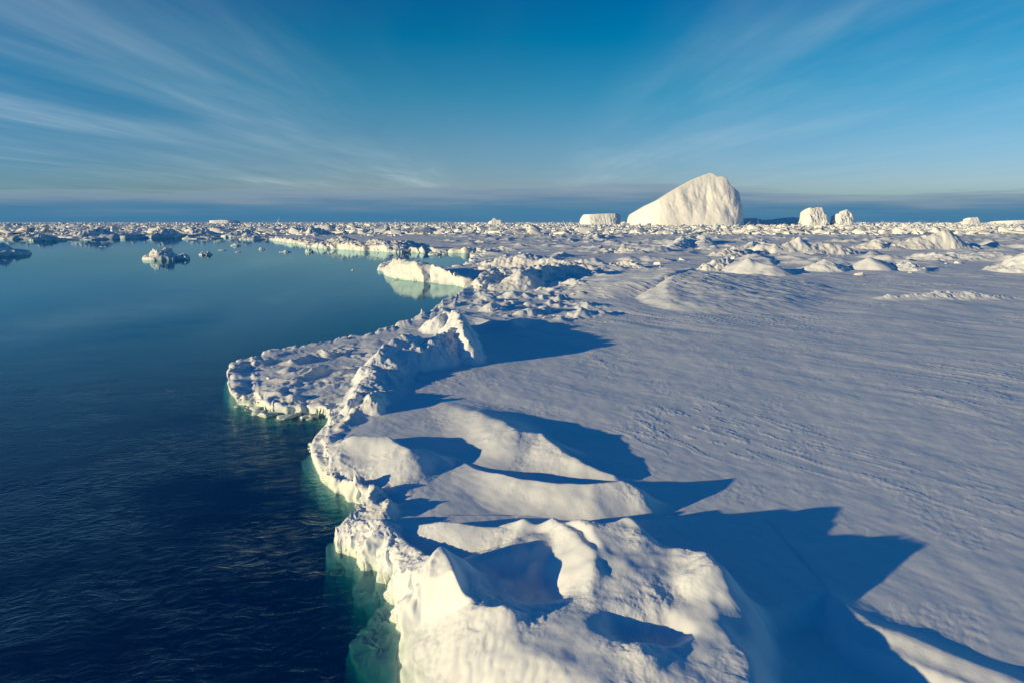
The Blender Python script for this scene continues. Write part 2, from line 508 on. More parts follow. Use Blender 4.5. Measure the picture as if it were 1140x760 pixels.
RC = [(560, 583, 1.12), (572, 577, 1.22), (581, 572, 1.34), (597, 580, 1.22), (615, 572, 1.4), (629, 577, 1.40), (662, 584, 1.25), (683, 577, 1.5), (699, 573, 1.66), (714, 592, 1.42), (737, 605, 1.36),
      (765, 612, 1.42), (787, 614, 1.54), (797, 627, 1.62), (811, 655, 1.34), (825, 685, .94), (840, 708, .74), (870, 748, .57), (930, 830, .5)]
RIB = [(629, 578, 1.45), (648, 600, 1.46), (663, 620, 1.44), (668, 638, 1.36), (664, 655, 1.26), (645, 685, 1.10), (622, 710, .98), (590, 745, .85)]
BUT = [(478, 618, 1.35), (487, 608, 1.6), (494, 606, 1.60), (501, 622, 1.55), (507, 638, 1.62), (520, 648, 1.62), (540, 661, 1.52), (569, 672, 1.34)]
RIM = [(447, 578, .80), (470, 578, .88), (496, 579, .97), (530, 582, 1.04), (559, 583, 1.12)]
DOME = [(436, 700), (440, 655), (470, 628), (500, 622), (560, 600), (620, 592), (700, 590), (790, 630), (835, 700), (880, 760), (980, 900), (1050, 1000), (800, 985), (620, 905), (512, 835), (452, 775)]


def mound_h(x, y):
    poly = [P(a, b, .8) for a, b in DOME]
    sd = poly_sd(x, y, poly)
    dome = .62 * np.power(np.clip((sd + .25) / .9, 0, 1), .9)
    h = dome
    # RC runs left to right, so the camera's side is on its right hand
    h = smax(h, ridge_h(x, y, RC, [.5] * 8 + [.7, .8, .9, .95, 1.0, 1.1, 1.2, 1.25, 1.3, 1.3, 1.3], [1.3, 1.3, 1.3, 1.3, 1.3, 1.3, 1.4, 1.5, 1.6, 1.8] + [2.1] * 9, 1.35, 1.35), .14)
    # hollow between the buttress and the rib
    u, v = gauss(x, y, 600, 650, .9, .95, .8, .3)
    h = h - .42 * np.exp(-(u * u + v * v) ** 1.4)
    u, v = gauss(x, y, 545, 630, .95, .6, .42, .1)
    h = h - .25 * np.exp(-(u * u + v * v) ** 1.3)
    pc = [(640, 600, .86), (700, 585, .92), (790, 625, 1.0), (812, 680, .54), (850, 745, .06), (700, 740, .42), (640, 705, .50), (685, 645, .84)]
    pw = [P(a, b, .55 + c) for a, b, c in pc]
    k = np.linalg.lstsq(np.array([(1, p[0], p[1]) for p in pw]), np.array([c for _, _, c in pc]), rcond=None)[0]
    plat = [P(a, b, 1.2) for a, b in [(618, 580), (665, 588), (699, 580), (737, 610), (787, 620), (806, 650), (825, 690), (852, 735), (900, 830), (610, 830), (590, 760), (618, 708), (640, 676), (650, 655), (653, 638), (648, 616), (634, 596)]]
    h = smax(h, np.clip(k[0] + k[1] * x + k[2] * y, .2, 1.02) * sstep(-.12, .28, poly_sd(x, y, plat)), .12)
    h = smax(h, ridge_h(x, y, RIB, .9, 1.2, 1.4, 1.2), .10)
    h = smax(h, ridge_h(x, y, BUT, .6, 1.3, 1.5, 1.25), .12)
    # pit in the right flank, with a knob in its mouth
    u, v = gauss(x, y, 722, 690, 1.2, .72, .42, -.15)
    h = h - .32 * np.exp(-(u * u + v * v) ** 2.2)
    u, v = gauss(x, y, 712, 735, 1.1, .30, .28)
    h = h + .16 * np.exp(-(u * u + v * v))
    u, v = gauss(x, y, 572, 700, 1.0, .28, .2)
    h = h + .12 * np.exp(-(u * u + v * v))
    # ribbed wind crust on the shoulder
    a = fbm(x * 1.2 + y * .5, (y - .3 * x) * 4.5, 4, 120)
    m = region(x, y, [(675, 600), (740, 612), (790, 640), (790, 690), (700, 660)], .35)
    h = h + m * .045 * a
    return np.maximum(h, 0)


bb = bounds(RC + BUT + [(436, 700, .5), (520, 900, .5)], .9)
feature('snow_mound', 'big wind carved snow mound with blue hollows rising from the water at the bottom edge', 'snow mound', mound_h,
        (bb[0], bb[1] + .8, 5.6, bb[3] + .6), res=.0155, noise_amp=.04, noise_f=1.5, warp=.15, soft=.065, crust=.022)

ridge('snow_drift', 'curved snow apron with a knife edge, between the dark water and the carved mound', 'snow drift',
      [(372, 601, .55), (377, 590, .68), (395, 581, .8), (419, 573, .93), (432, 580, 1.0), (443, 587, .92), (455, 600, .96), (466, 606, 1.02), (483, 611, 1.25)],
      .42, 1.9, 1.7, .95, noise_amp=.03)
ridge('snow_drift', 'smooth concave snow bank just behind the carved mound', 'snow drift', RIM, .45, 2.1, 1.6, 1.5, noise_amp=.02)
ridge('snow_drift', 'bright creamy snow drift at the bottom right corner, with a shaded lee', 'snow drift',
      [(918, 662, .60), (927, 671, .78), (958, 696, .86), (998, 708, .88), (1050, 730, .88), (1124, 759, .88), (1230, 810, .8)], 1.4, .85, 1.2, 1.2, noise_amp=.03)
# drifts along the shore
ridge('snow_drift', 'long bright snow drift with a big blue shadow behind it, near the floe edge', 'snow drift',
      [(470, 436, .58), (500, 447, .72), (530, 456, .88), (560, 468, 1.06), (577, 478, 1.17), (602, 481, 1.11), (627, 500, 1.0), (651, 514, .94), (682, 525, .84), (714, 531, .66)],
      [3., 3.4, 3., 2.0, 1.1, .9, .8, .7, .6, .5], [1.2, 2.2, 2.6, 2.8, 2.9, 2.8, 2.4, 1.9, 1.4, .8], 1.5, 1.75, noise_amp=.03)
ridge('snow_drift', 'low tongue shaped snow drift with a cracked back, in front of the long bright drift', 'snow drift',
      [(505, 507, .62), (540, 521, .80), (580, 531, .98), (620, 536, 1.07), (660, 537, 1.16), (692, 532, 1.22), (706, 540, 1.1), (737, 563, .7)],
      [.3, .4, .45, .5, .5, .55, .6, .5], [1.2, 1.8, 2.0, 2.1, 2.0, 1.9, 1.6, .9], 1.4, 1.6, noise_amp=.025)
ridge('snow_drift', 'rounded snow drift with crusty crest and a jagged shadow, above the water edge', 'snow drift',
      [(362, 490, .7), (376, 486, .86), (395, 482, .98), (430, 484, 1.04), (440, 490, 1.06), (455, 497, 1.14), (470, 497, 1.04), (488, 503, .9)],
      .7, [1.0, 1.3, 1.7, 1.9, 1.9, 1.9, 1.6, 1.1], 1.5, 1.5, noise_amp=.035)
ridge('ice_lump', 'knobbly lump of ice on the floe edge, right above the green water', 'ice lump',
      [(362, 512, .8), (378, 522, .95), (393, 520, 1.02), (405, 528, .94), (415, 533, .98), (420, 545, .9), (432, 556, .9), (436, 566, .75)], .55, .9, 1.3, .9, noise_amp=.08, noise_f=1.5, rough=.05, mat=ICE)
ridge('ice_lump', 'small rough ice knob with a thin pointed shadow, below the tall shaded ridge', 'ice lump',
      [(378, 468, .75), (388, 455, .85), (399, 447, .98), (410, 438, 1.26), (416, 435, 1.0), (424, 431, .7)], .5, .8, 1.5, 1.0, noise_amp=.08, noise_f=1.5, rough=.05, mat=ICE)
# the low spit
ridge('ice_hump', 'ragged low rim of ice along the far side of the spit', 'ice rim',
      [(254, 416, .5), (259, 406, .82), (274, 401, .8), (290, 398, .85), (303, 395, .88), (315, 398, .75), (326, 396, .9), (345, 390, .84), (357, 386, .98), (368, 391, .8), (385, 388, .7)], .35, .8, 1.2, 1.0, noise_amp=.06, noise_f=1.5, rough=.04, mat=ICE)
ridge('ice_hump', 'knobbly crest of ice across the middle of the spit', 'ice rim',
      [(290, 421, .62), (308, 416, .8), (325, 418, .78), (341, 411, .85), (350, 405, 1.0), (360, 402, 1.05), (368, 407, .85), (385, 410, .7)], .45, .8, 1.2, 1.0, noise_amp=.06, noise_f=1.5, rough=.04, mat=ICE)
ridge('ice_hump', 'bright scalloped ice edge on the near side of the spit, above a greenish shelf', 'ice rim',
      [(254, 433, .5), (258, 425, .75), (272, 430, .72), (290, 428, .78), (310, 432, .7), (330, 437, .75), (350, 438, .7), (372, 432, .8)], .6, .5, 1.2, .9, noise_amp=.06, noise_f=1.5, rough=.04, mat=ICE)
# the tall ridge
ridge('pressure_ridge', 'tall white pressure ridge with a deep blue shaded flank, behind the ice spit', 'pressure ridge',
      [(368, 462, .62), (388, 446, .88), (401, 428, 1.0), (412, 406, 1.22), (421, 391, 1.68), (430, 381, 1.9), (441, 375, 2.12), (451, 373, 2.18), (466, 374, 2.05), (480, 375, 1.96), (496, 371, 1.94), (506, 362, 1.86)],
      [.8, .9, 1.0, 1.0, 1.2, 1.3, 1.4, 1.5, 1.5, 1.5, 1.5, 1.2], [2.6, 2.8, 2.8, 2.6, 2.2, 2.0, 2.0, 2.0, 1.9, 1.9, 1.8, 1.5], 1.25, 1.15, noise_amp=.12, noise_f=.9, rough=.045)
ridge('pressure_ridge', 'narrow upright ice fin with a lit face, behind the tall pressure ridge', 'pressure ridge',
      [(476, 356, 1.2), (487, 350, 1.75), (498, 346, 1.85), (509, 346, 2.0), (514, 358, 2.12), (518, 366, 2.16), (522, 380, 1.7), (524, 388, 1.0)],
      [.9, 1.0, 1.1, 1.2, 1.2, 1.1, .9, .7], [1.0, 1.2, 1.3, 1.4, 1.3, 1.2, 1.0, .7], 1.2, 1.2, noise_amp=.11, noise_f=1.0, rough=.05)
ridge('snow_drift', 'small lit snow lens lying inside the long shadow of the pressure ridge', 'snow drift',
      [(536, 352, .75), (552, 357, 1.0), (567, 356, 1.1), (585, 353, .8)], .8, 1.6, 1.4, 1.1, noise_amp=.04)

# rubble field beyond it
ridge('pressure_ridge', 'ridge of tilted slabs with a wide blue shaded front, behind the ice tongue', 'pressure ridge',
      [(562, 313, 1.2), (570, 306, 2.0), (578, 301, 2.5), (592, 297, 2.6), (610, 295, 2.4), (630, 293.5, 2.25), (650, 297, 1.5)], 3.0, 3.6, 1.2, 1.1, noise_amp=.2, noise_f=.4, rough=.08, mat=ICE)
ridge('pressure_ridge', 'thin sunlit crest of broken ice behind the tilted slabs', 'pressure ridge',
      [(540, 291, 1.2), (556, 287, 1.9), (575, 286, 2.1), (600, 288, 1.9), (622, 289, 1.9), (650, 294, 1.3)], 3.0, 2.6, 1.2, 1.0, noise_amp=.22, noise_f=.45, rough=.12, mat=ICE)
ridge('snow_drift', 'sweeping snow ridge with a bright ribbed flank ending in a sharp nose', 'snow drift',
      [(655, 306, .9), (664, 302, 1.5), (678, 306, 1.6), (695, 309, 1.75), (720, 309, 1.95), (741, 306, 2.25), (756, 300, 2.6), (768, 299, 2.5), (780, 304, 1.6), (790, 310, .9)],
      [2, 3, 5, 8, 12, 15, 19, 19, 12, 6], [2, 3.4, 4, 4.5, 4.5, 4, 3, 3, 3, 2], 1.2, 1.2, noise_amp=.08, noise_f=.45)
ridge('snow_drift', 'steep snow spur running down from the sweeping ridge to a pointed foot', 'snow drift',
      [(757, 300, 2.5), (748, 309, 2.1), (742, 317, 1.75), (744, 326, 1.4), (747, 336, 1.0), (750, 345, .66)], [19, 17, 14, 10, 6, 2], [3, 3.6, 3.6, 3.2, 2.6, 1.2], 1.05, 1.3, noise_amp=.08, noise_f=.7)
for (nm, lb, ct, pts, wl, wr, na_, nf_, ro) in [
    ('ice_block', 'large rounded ice boulder with a dark blue right side, out on the snow field', 'ice block',
     [(748, 275, 1.2), (757, 268, 2.1), (768, 263, 2.8), (778, 261.5, 3.1), (785, 265, 2.4), (788, 272, 1.2)], 3.5, 7, .25, .3, .2),
    ('snow_hummock', 'peaked snow hummock with a long tail and a blue shadow at its right', 'hummock',
     [(808, 300, .7), (820, 293, 1.6), (834, 286, 2.9), (842, 290, 2.4), (858, 294, 2.0), (880, 302, .8)], 4.5, 4.2, .15, .4, 0),
    ('snow_hummock', 'small pale snow hummock between two peaked ones', 'hummock', [(900, 297, .9), (912, 290, 2.1), (918, 288, 2.4), (924, 291, 2.0), (938, 298, .8)], 3, 4, .2, .4, .1),
    ('snow_hummock', 'smooth dome shaped hummock with dark blue lee on its right', 'hummock',
     [(948, 297, .8), (960, 289, 2.0), (969, 286, 2.6), (980, 289, 2.1), (990, 294, 1.2)], 4.5, 3.6, .12, .4, 0),
    ('snow_hummock', 'low lumpy hummock right of the smooth dome', 'hummock', [(990, 297, .8), (1003, 292, 1.6), (1014, 293, 1.7), (1025, 298, .9)], 3, 4, .25, .5, .2),
    ('pressure_ridge', 'long bumpy pressure ridge climbing to a high rounded end, far right', 'pressure ridge',
     [(950, 277, 0.67), (957, 275, 1.16), (965, 271, 2.14), (976, 266, 3.36), (985, 273, 1.65), (1000, 270, 2.38), (1013, 266, 3.36), (1030, 262, 4.34), (1044, 258, 5.31), (1055, 255, 6.05), (1062, 260, 4.82), (1068, 268, 2.87)], 8, 5.5, .35, .25, .3),
    ('pressure_ridge', 'lumpy ridge of heaped snow in front of the small castle shaped iceberg', 'pressure ridge',
     [(838, 282, 0.76), (848, 271, 3.03), (860, 270, 3.24), (872, 272, 2.83), (886, 265, 4.28), (898, 268, 3.65), (912, 269, 3.45), (926, 271, 3.03), (940, 275, 2.21), (952, 282, 0.76)], 6, 5, .35, .25, .3),
    ('snow_hummock', 'bright knob of snow on the flat field, left of the lumpy ridge', 'hummock', [(830, 279, .9), (838, 270, 2.4), (846, 266, 3.2), (852, 272, 2.0)], 4.5, 4, .3, .3, .2),
    ('snow_hummock', 'round white hummock cut by the right edge of the view', 'hummock', [(1122, 298, .8), (1132, 289, 2.3), (1145, 284, 3.0), (1165, 292, 1.6)], 5, 6, .25, .35, .2),
    ('snow_hummock', 'low double hummock beneath the right end of the long ridge', 'hummock', [(1015, 288, .8), (1032, 281, 2.0), (1047, 283, 1.8), (1064, 287, 1.0)], 4, 6, .2, .35, .2),
    ('snow_hummock', 'flat topped snow swell near the right margin', 'hummock', [(1072, 290, .8), (1090, 281, 2.0), (1108, 280, 2.2), (1124, 288, .9)], 4, 6, .2, .3, .15),
    ('snow_drift', 'low glowing snow drift lying alone on the shaded plain at right', 'snow drift',
     [(968, 331, .7), (990, 329, .95), (1020, 328, 1.0), (1050, 325, 1.22), (1078, 324, 1.28), (1105, 328, 1.0), (1140, 330, .75)], 1.5, 2.6, .12, .7, .1),
    ('snow_hummock', 'rough snow heap beside the big rounded ice boulder', 'hummock', [(800, 284, .9), (808, 278, 2.0), (822, 275, 2.4), (834, 279, 1.5)], 5, 6, .35, .3, .3),
    ('snow_hummock', 'tent shaped white heap alone on the flat ice under the tabular berg', 'hummock', [(654, 267, .9), (660, 259, 2.8), (666, 264, 1.8), (680, 266, 1.2)], 4.5, 4, .3, .3, .2),
    ('snow_hummock', 'patch of low broken snow left of the rounded ice boulder', 'hummock', [(666, 281, .9), (678, 276, 1.7), (690, 277, 1.6), (704, 279, 1.3), (722, 282, .8)], 4, 5, .35, .3, .4),
    ('snow_hummock', 'pair of small snow bumps behind the sweeping ridge', 'hummock', [(682, 296, .8), (692, 291, 1.6), (700, 291, 1.5), (716, 298, .8)], 3, 4, .3, .4, .3),
    ('snow_hummock', 'crumbled snow bump with blue lee above the sharp nosed ridge', 'hummock', [(790, 297, .9), (797, 291, 1.9), (805, 291, 1.8), (812, 297, .9)], 3.5, 4.5, .3, .4, .3),
]:
    ridge(nm, lb, ct, pts, wl * .85, wr * .72, 1.2, 1.05, noise_amp=na_, noise_f=nf_, rough=ro, mat=ICE if ro > .25 else SNOW)
# cliffed banks along the two ice tongues
ridge('ice_bank', 'cream ice cliff mirrored in the calm water, front tongue of the floe', 'ice cliff',
      [(428, 292, 2.2), (436, 287, 2.6), (455, 290, 2.6), (475, 294, 2.3), (488, 298, 2.2), (503, 309, 1.3), (515, 307, 1.7), (533, 303, 2.2), (549, 303, 2.0), (560, 306, 1.2)], 3.5, 3.5, .8, .7, noise_amp=.2, noise_f=.6, rough=.15, mat=ICE)
ridge('ice_bank', 'long low ice cliff behind the narrow inlet', 'ice cliff',
      [(470, 272, 2.3), (480, 271.5, 2.6), (500, 273, 2.2), (520, 274, 2.0), (545, 276.5, 1.2)], 6, 6, .8, .7, noise_amp=.25, noise_f=.35, rough=.2, mat=ICE)
ridge('ice_bank', 'ragged cream ice bank with a knobbly top, left end of the far floe', 'ice cliff',
      [(352, 271, 1.6), (366, 268, 2.2), (380, 262, 3.8), (386, 268, 2.4), (405, 270, 2.2), (420, 266, 3.1), (432, 271, 2.2), (446, 267, 3.0), (456, 269, 2.4)], 6, 6, .8, .7, noise_amp=.4, noise_f=.35, rough=.35, mat=ICE)
ridge('ice_bank', 'thin bright ice shelf where the far floe meets the open lead', 'ice cliff',
      [(306, 264, 1.5), (320, 266, 1.7), (336, 264, 2.0), (348, 267, 1.6), (352, 270, 1.2)], 6, 6, .8, .7, noise_amp=.4, noise_f=.3, rough=.35, mat=ICE)


# ------------------------------------------------------------------ loose ice: blocks, floes, bergs
rnd = random.Random(7)


def block_mesh(seed, name='ice_block', sub=3, flat=.8, rough=.12):
    r = random.Random(seed)
    bm = bmesh.new()
    for k in range(14):
        v = Vector((r.uniform(-1, 1), r.uniform(-1, 1), r.uniform(-1, 1)))
        v = Vector((math.copysign(abs(v.x) ** .55, v.x), math.copysign(abs(v.y) ** .55, v.y), math.copysign(abs(v.z) ** .7, v.z) * flat))
        bm.verts.new(v)
    bmesh.ops.convex_hull(bm, input=bm.verts)
    for v in [v for v in bm.verts if not v.link_faces]: bm.verts.remove(v)
    bmesh.ops.bevel(bm, geom=list(bm.edges), offset=.10, segments=1, affect='EDGES', profile=.6)
    bmesh.ops.triangulate(bm, faces=bm.faces)
    for _ in range(sub - 1):
        bmesh.ops.subdivide_edges(bm, edges=bm.edges, cuts=1, use_grid_fill=True)
    bm.normal_update()
    off = Vector((seed * 3.1, seed * 1.7, 0))
    for v in bm.verts:
        n = mnoise.fractal(v.co * 1.8 + off, 1.0, 2.1, 4)
        v.co += v.normal * n * rough
    me = bpy.data.meshes.new(name)
    bm.to_mesh(me); bm.free()
    me.polygons.foreach_set('use_smooth', np.ones(len(me.polygons), bool))
    me.materials.append(ICE)
    return me


BLOCKS = [block_mesh(s) for s in range(9)]
SMALL = [block_mesh(50 + s, sub=2) for s in range(8)]


def put(name, me, x, y, z, sx, sy, sz, rz, label, cat, group=None, tilt=.25):
    o = bpy.data.objects.new(name, me); COL.objects.link(o)
    o.location = (x, y, z); o.scale = (sx, sy, sz)
    o.rotation_euler = (rnd.uniform(-tilt, tilt), rnd.uniform(-tilt, tilt), rz)
    tag(o, label, cat, group)
    return o


def ground_z(xs, ys):
    xs = np.array(xs, float); ys = np.array(ys, float)
    s = shore_s(xs, ys)
    return clip_shore(base_h(xs, ys, s), s, xs, ys)


# blocks of the rubble behind the tall ridge (px, py, size in metres)
def in_poly(x, y, poly):
    return poly_sd(np.array([x]), np.array([y]), poly)[0] > 0


def scatter(polypx, n, smin_, smax_, label, group, seed, h=.6, sunk=.25):
    r = random.Random(seed)
    poly = [P(a, b, h) for a, b in polypx]
    xs = [p[0] for p in polypx]; ys = [p[1] for p in polypx]
    pts = []
    while len(pts) < n:
        px, py = r.uniform(min(xs), max(xs)), r.uniform(min(ys), max(ys))
        x, y = P(px, py, h)
        if in_poly(x, y, poly): pts.append((x, y))
    zs = ground_z([p[0] for p in pts], [p[1] for p in pts])
    for (x, y), z in zip(pts, zs):
        if z < .15: continue
        s = smin_ * (smax_ / smin_) ** (r.random() ** 1.7)
        put('ice_block', BLOCKS[r.randrange(9)], x, y, float(z) + s * (.5 - sunk - .25), s * r.uniform(.7, 1.2) * .5, s * r.uniform(.7, 1.2) * .5, s * r.uniform(.45, .8) * .5,
            r.uniform(0, 6.28), label, 'ice block', group)


scatter(R_RUBBLE, 26, .3, 1.5, 'broken white ice block frozen into the rubble between the tall ridge and the tongue', 'ice blocks in the near rubble', 3)
scatter([(530, 300), (560, 290), (650, 300), (690, 304), (650, 316), (560, 316)], 26, .6, 2.2, 'jumbled ice block at the foot of the slab ridge', 'ice blocks under the slab ridge', 4)
scatter([(262, 452), (255, 425), (270, 405), (330, 392), (390, 385), (400, 410), (370, 450), (330, 458)], 22, .10, .42, 'small lump of ice on the low spit reaching into the water', 'ice lumps on the spit', 5, h=.5, sunk=.3)
scatter([(640, 300), (700, 285), (840, 275), (1000, 280), (1110, 290), (1000, 310), (820, 305)], 44, .5, 2.3, 'stray ice block among the hummocks on the right hand field', 'ice blocks among the hummocks', 6)
scatter([(470, 262), (640, 262), (660, 290), (560, 285)], 16, .5, 1.8, 'stray ice block on the flat floe behind the inlet', 'ice blocks behind the inlet', 8)


def wash(pts, n, lo, hi, label, group, seed):
    r = random.Random(seed)
    for _ in range(n):
        k = r.randrange(len(pts) - 1); t = r.random()
        px = pts[k][0] * (1 - t) + pts[k + 1][0] * t + r.uniform(-4, 4); py = pts[k][1] * (1 - t) + pts[k + 1][1] * t + r.uniform(-3, 3)
        x, y = P(px, py, 0); s = lo * (hi / lo) ** r.random()
        put('ice_block', BLOCKS[r.randrange(9)], x, y, s * .02, s * r.uniform(.6, 1.3) * .5, s * r.uniform(.6, 1.1) * .5, s * r.uniform(.4, .7) * .5, r.uniform(0, 6.28), label, 'ice block', group)


wash([(258, 452), (290, 459), (330, 463), (368, 465)], 20, .2, .8, 'wet lump of ice washed by the water under the front edge of the spit', 'ice lumps at the waterline of the spit', 31)
wash([(352, 512), (348, 500), (356, 488), (370, 472)], 8, .15, .45, 'wet lump of ice at the waterline below the rounded crusty drift', 'ice lumps at the waterline of the drift', 32)
wash([(385, 556), (404, 566), (398, 584), (380, 600)], 8, .12, .4, 'wet lump of ice in the notch of the floe edge beside the snow apron', 'ice lumps in the notch', 33)


# floating lumps in the lead
def float_ice(name, label, cat, px0, px1, py, top, seed, depth=None, group=None, lobes=3, mat=None):
    """an irregular floating lump from its waterline in the photograph and its height in metres"""
    (xa, ya), (xb, yb) = P(px0, py), P(px1, py)
    cx, cy, rx = (xa + xb) / 2, ya, (xb - xa) / 2
    ry = depth or rx * .6
    n = 140 if px1 - px0 > 20 else 50
    U, Vv = np.meshgrid(np.linspace(-1.25, 1.25, n), np.linspace(-1.25, 1.25, n))
    X, Y = cx + U * rx, cy + Vv * ry
    rr = np.hypot(U, Vv) + .22 * fbm(U * 1.3 + seed, Vv * 1.3, 3, 200 + seed)
    s = (1 - rr) * min(rx, ry)
    k = top
    hum = top * (.25 + .72 * np.maximum(fbm(U * 1.4 + 2.2 * seed, Vv * 1.1, 5, 210 + seed, .55) + .35, 0) * np.clip((1 - rr) * 2, 0, 1))
    z = np.where(s > 0, smin(hum, top * 2.4 * np.power(np.maximum(s, 0) / (min(rx, ry) * .5), .7) - .05, .2 * top), -.1 + .5 * s)
    q = grid_faces(n, n, s > -.5 * min(rx, ry))
    V, q = compact(np.stack([X, Y, z], -1).reshape(-1, 3), q)
    o = mesh_obj(name, V, q, mat or ICE, loc=(cx, cy, 0))
    tag(o, label, cat, group)
    return o


float_ice('bergy_bit', 'knobbly floating ice lump alone in the open water, lit at its left', 'floating ice', 158, 209, 289, 2.5, 1, 3.4)
float_ice('bergy_bit', 'small dark floating ice lump right of the larger one', 'floating ice', 222, 236, 284, 1.0, 2, 1.6)
float_ice('bergy_bit', 'large blue shaded floe cut off by the left edge of the view', 'floating ice', -60, 29, 284, 3.2, 3, 9)
for i, (a, b, py, t, lb) in enumerate([
    (257, 268, 274, .8, 'flat dark ice cake floating in front of the pack edge'),
    (288, 295, 278, .6, 'tiny white ice fragment floating between the lone lump and the ice bank'),
    (312, 324, 281, .5, 'low pair of ice crumbs floating left of the ragged bank'),
    (340, 349, 281, 1.0, 'white ice crumb floating just under the ragged ice bank'),
    (262, 268, 281, .3, 'thin ice scrap adrift below the flat dark cake'),
    (243, 252, 279, .35, 'faint ice scrap adrift above the small dark lump'),
    (110, 122, 275, .2, 'skin of ice barely breaking the water in front of the pack'),
    (391, 396, 301, .25, 'dark speck of ice adrift beside the front ice tongue'),
    (476, 498, 283.5, .9, 'white ice cake lying in the narrow inlet'),
]):
    float_ice('ice_fragment', lb, 'floating ice', a, b, py, t, 20 + i)

# hummocked floes at the far side of the lead
for i, (a, b, py, t, dp, lb) in enumerate([
    (10, 62, 266, 3.0, 14, 'jumbled white floe at the far left shore of the lead'),
    (42, 66, 268, 3.2, 8, 'bright knobbly floe mirrored in the lead, third from the left'),
    (73, 150, 265.5, 4.2, 16, 'long floe with a blue shaded front across the lead'),
    (92, 118, 267, 1.2, 6, 'flat blue cake of ice before the long shaded floe'),
    (128, 166, 264.5, 3.0, 12, 'low white floe between two blue shaded ones'),
    (160, 206, 264.5, 5.0, 16, 'floe with a tall lit pinnacle and dark sides across the lead'),
    (190, 252, 263.5, 4.2, 18, 'wide shaded floe with a small peak, beyond the lone floating lump'),
    (250, 300, 264, 3.6, 14, 'crumbled cream floe closing the lead at its far right'),
    (268, 312, 266.5, 2.0, 10, 'low shelf of cream ice in front of the crumbled floe'),
    (330, 372, 262.5, 4.8, 16, 'dark blue shaded floe standing above the ice shelf'),
    (205, 245, 266, 1.4, 8, 'strip of thin brash floe along the far water line'),
]):
    float_ice('ice_floe', lb, 'ice floe', a, b, py, t, 40 + i, dp)


# ------------------------------------------------------------------ icebergs
def iceberg(name, label, prof, Y, depth, lean=.22, seed=0, flute=.0, skew=0.0, facet=None, nz=46, nu=150, rough=.016):
    """an iceberg from the outline of its top (px, py) at the distance Y; front face leaning back, flat rear"""
    pts = [Q(px, py, Y) for px, py in prof]
    xs = np.array([p[0] for p in pts]); hs = np.array([max(p[1], 0) for p in pts])
    u = np.linspace(0, 1, nu)
    cum = np.concatenate([[0], np.cumsum(np.hypot(np.diff(xs), np.diff(hs)))]); cum /= cum[-1]
    tx = np.interp(u, cum, xs); tz = np.interp(u, cum, hs)
    W = xs.max() - xs.min(); Hm = hs.max()
    rows = []
    un = (tx - xs.min()) / W
    edge = 1 - np.power(np.abs(2 * un - 1), 6.0)            # plan: rounded at both ends
    for k in range(nz):                                   # front face from the foot to the rim
        t = k / (nz - 1)
        z = -2 + (tz + 2) * t
        yf = Y - depth * .5 * edge + lean * np.maximum(z, 0) + skew * W * (un - .5)
        if facet:
            f, a = facet
            yf = yf + a * W * np.maximum(f - un, 0)
        rows.append(np.stack([tx, yf, z], -1))
    for k in range(1, 13):                                # over the top to the rear
        t = k / 12
        z = tz * (1 - .25 * t * t) - (t == 1) * (tz * .75 + 2)
        yb = rows[nz - 1][:, 1] + (depth * (.3 + .7 * edge)) * t
        rows.append(np.stack([tx, yb, z], -1))
    G = np.stack(rows, 0)
    S = Hm
    p = G / S * 2.2
    n = pn3(p, 300 + seed) + .5 * pn3(p * 2.1, 320 + seed) + .28 * pn3(p * 4.3, 340 + seed) + .16 * pn3(p * 9, 360 + seed)
    fl = fbm(G[..., 0] / S * 7 + .8 * G[..., 2] / S, G[..., 2] / S * .8, 4, 380 + seed)
    crack = -np.abs(pn(G[..., 0] / S * 2.1 + .45 * G[..., 2] / S + seed, G[..., 2] / S * .7, 390 + seed)) - .5 * np.abs(pn(G[..., 0] / S * 5.2 - .7 * G[..., 2] / S, G[..., 2] / S * 1.6 + seed, 393 + seed))
    up = sstep(.25, .7, G[..., 2] / S)
    damp = np.sin(np.clip(np.arange(G.shape[0]) / (nz - 1), 0, 1) * PI)[:, None] * .8 + .2
    G[..., 1] -= (rough * 2.2 * n * S + flute * .10 * fl * S * up - .05 * crack * S) * damp
    G[..., 2] += rough * .35 * n * S * sstep(.05, .3, G[..., 2] / S)
    q = grid_faces(G.shape[0], nu)
    o = mesh_obj(name, G.reshape(-1, 3), q, BERG, loc=(float(xs.mean()), Y, 0))
    tag(o, label, 'iceberg')
    return o


iceberg('iceberg', 'huge cream white iceberg rising to a slanted peak above the pack', [(704, 249), (705, 243), (707, 237), (718, 229), (731, 222), (743, 214), (755, 207), (766, 201), (776, 197), (784, 194.2), (788, 195.5), (791, 198.5),
        (797, 198.2), (801, 199.6), (803.5, 205), (806, 208.5), (811, 212.5), (815.5, 215.5), (817, 222), (818, 228), (823, 232), (825, 237), (825.5, 249)], 1400, 130, .25, 1, .10, skew=-.10, facet=(.2, .45), rough=.012, nz=80, nu=260)
iceberg('iceberg', 'flat tabular iceberg low on the horizon, left of the huge one', [(646, 249), (647, 243), (649, 239.3), (665, 238.4), (684, 238), (687, 239), (689, 238.8), (690.5, 241), (691, 249)], 1700, 90, .1, 2, .03, rough=.02)
iceberg('iceberg', 'castle shaped iceberg with two blunt towers, right of the huge one', [(891, 249), (893, 246), (895, 240), (896, 233), (898, 231.6), (904, 232.5), (907, 231), (911, 231.4), (913, 238), (917, 239.5), (919.5, 243), (920, 249)], 1350, 40, .12, 3, .12, rough=.045)
iceberg('iceberg', 'small pointed iceberg next to the castle shaped one', [(927, 249), (928, 243), (930, 238.5), (934, 238), (936, 235), (940, 233.6), (943, 237), (946, 240), (948, 243), (949, 249)], 1350, 34, .15, 4, .12, rough=.05)
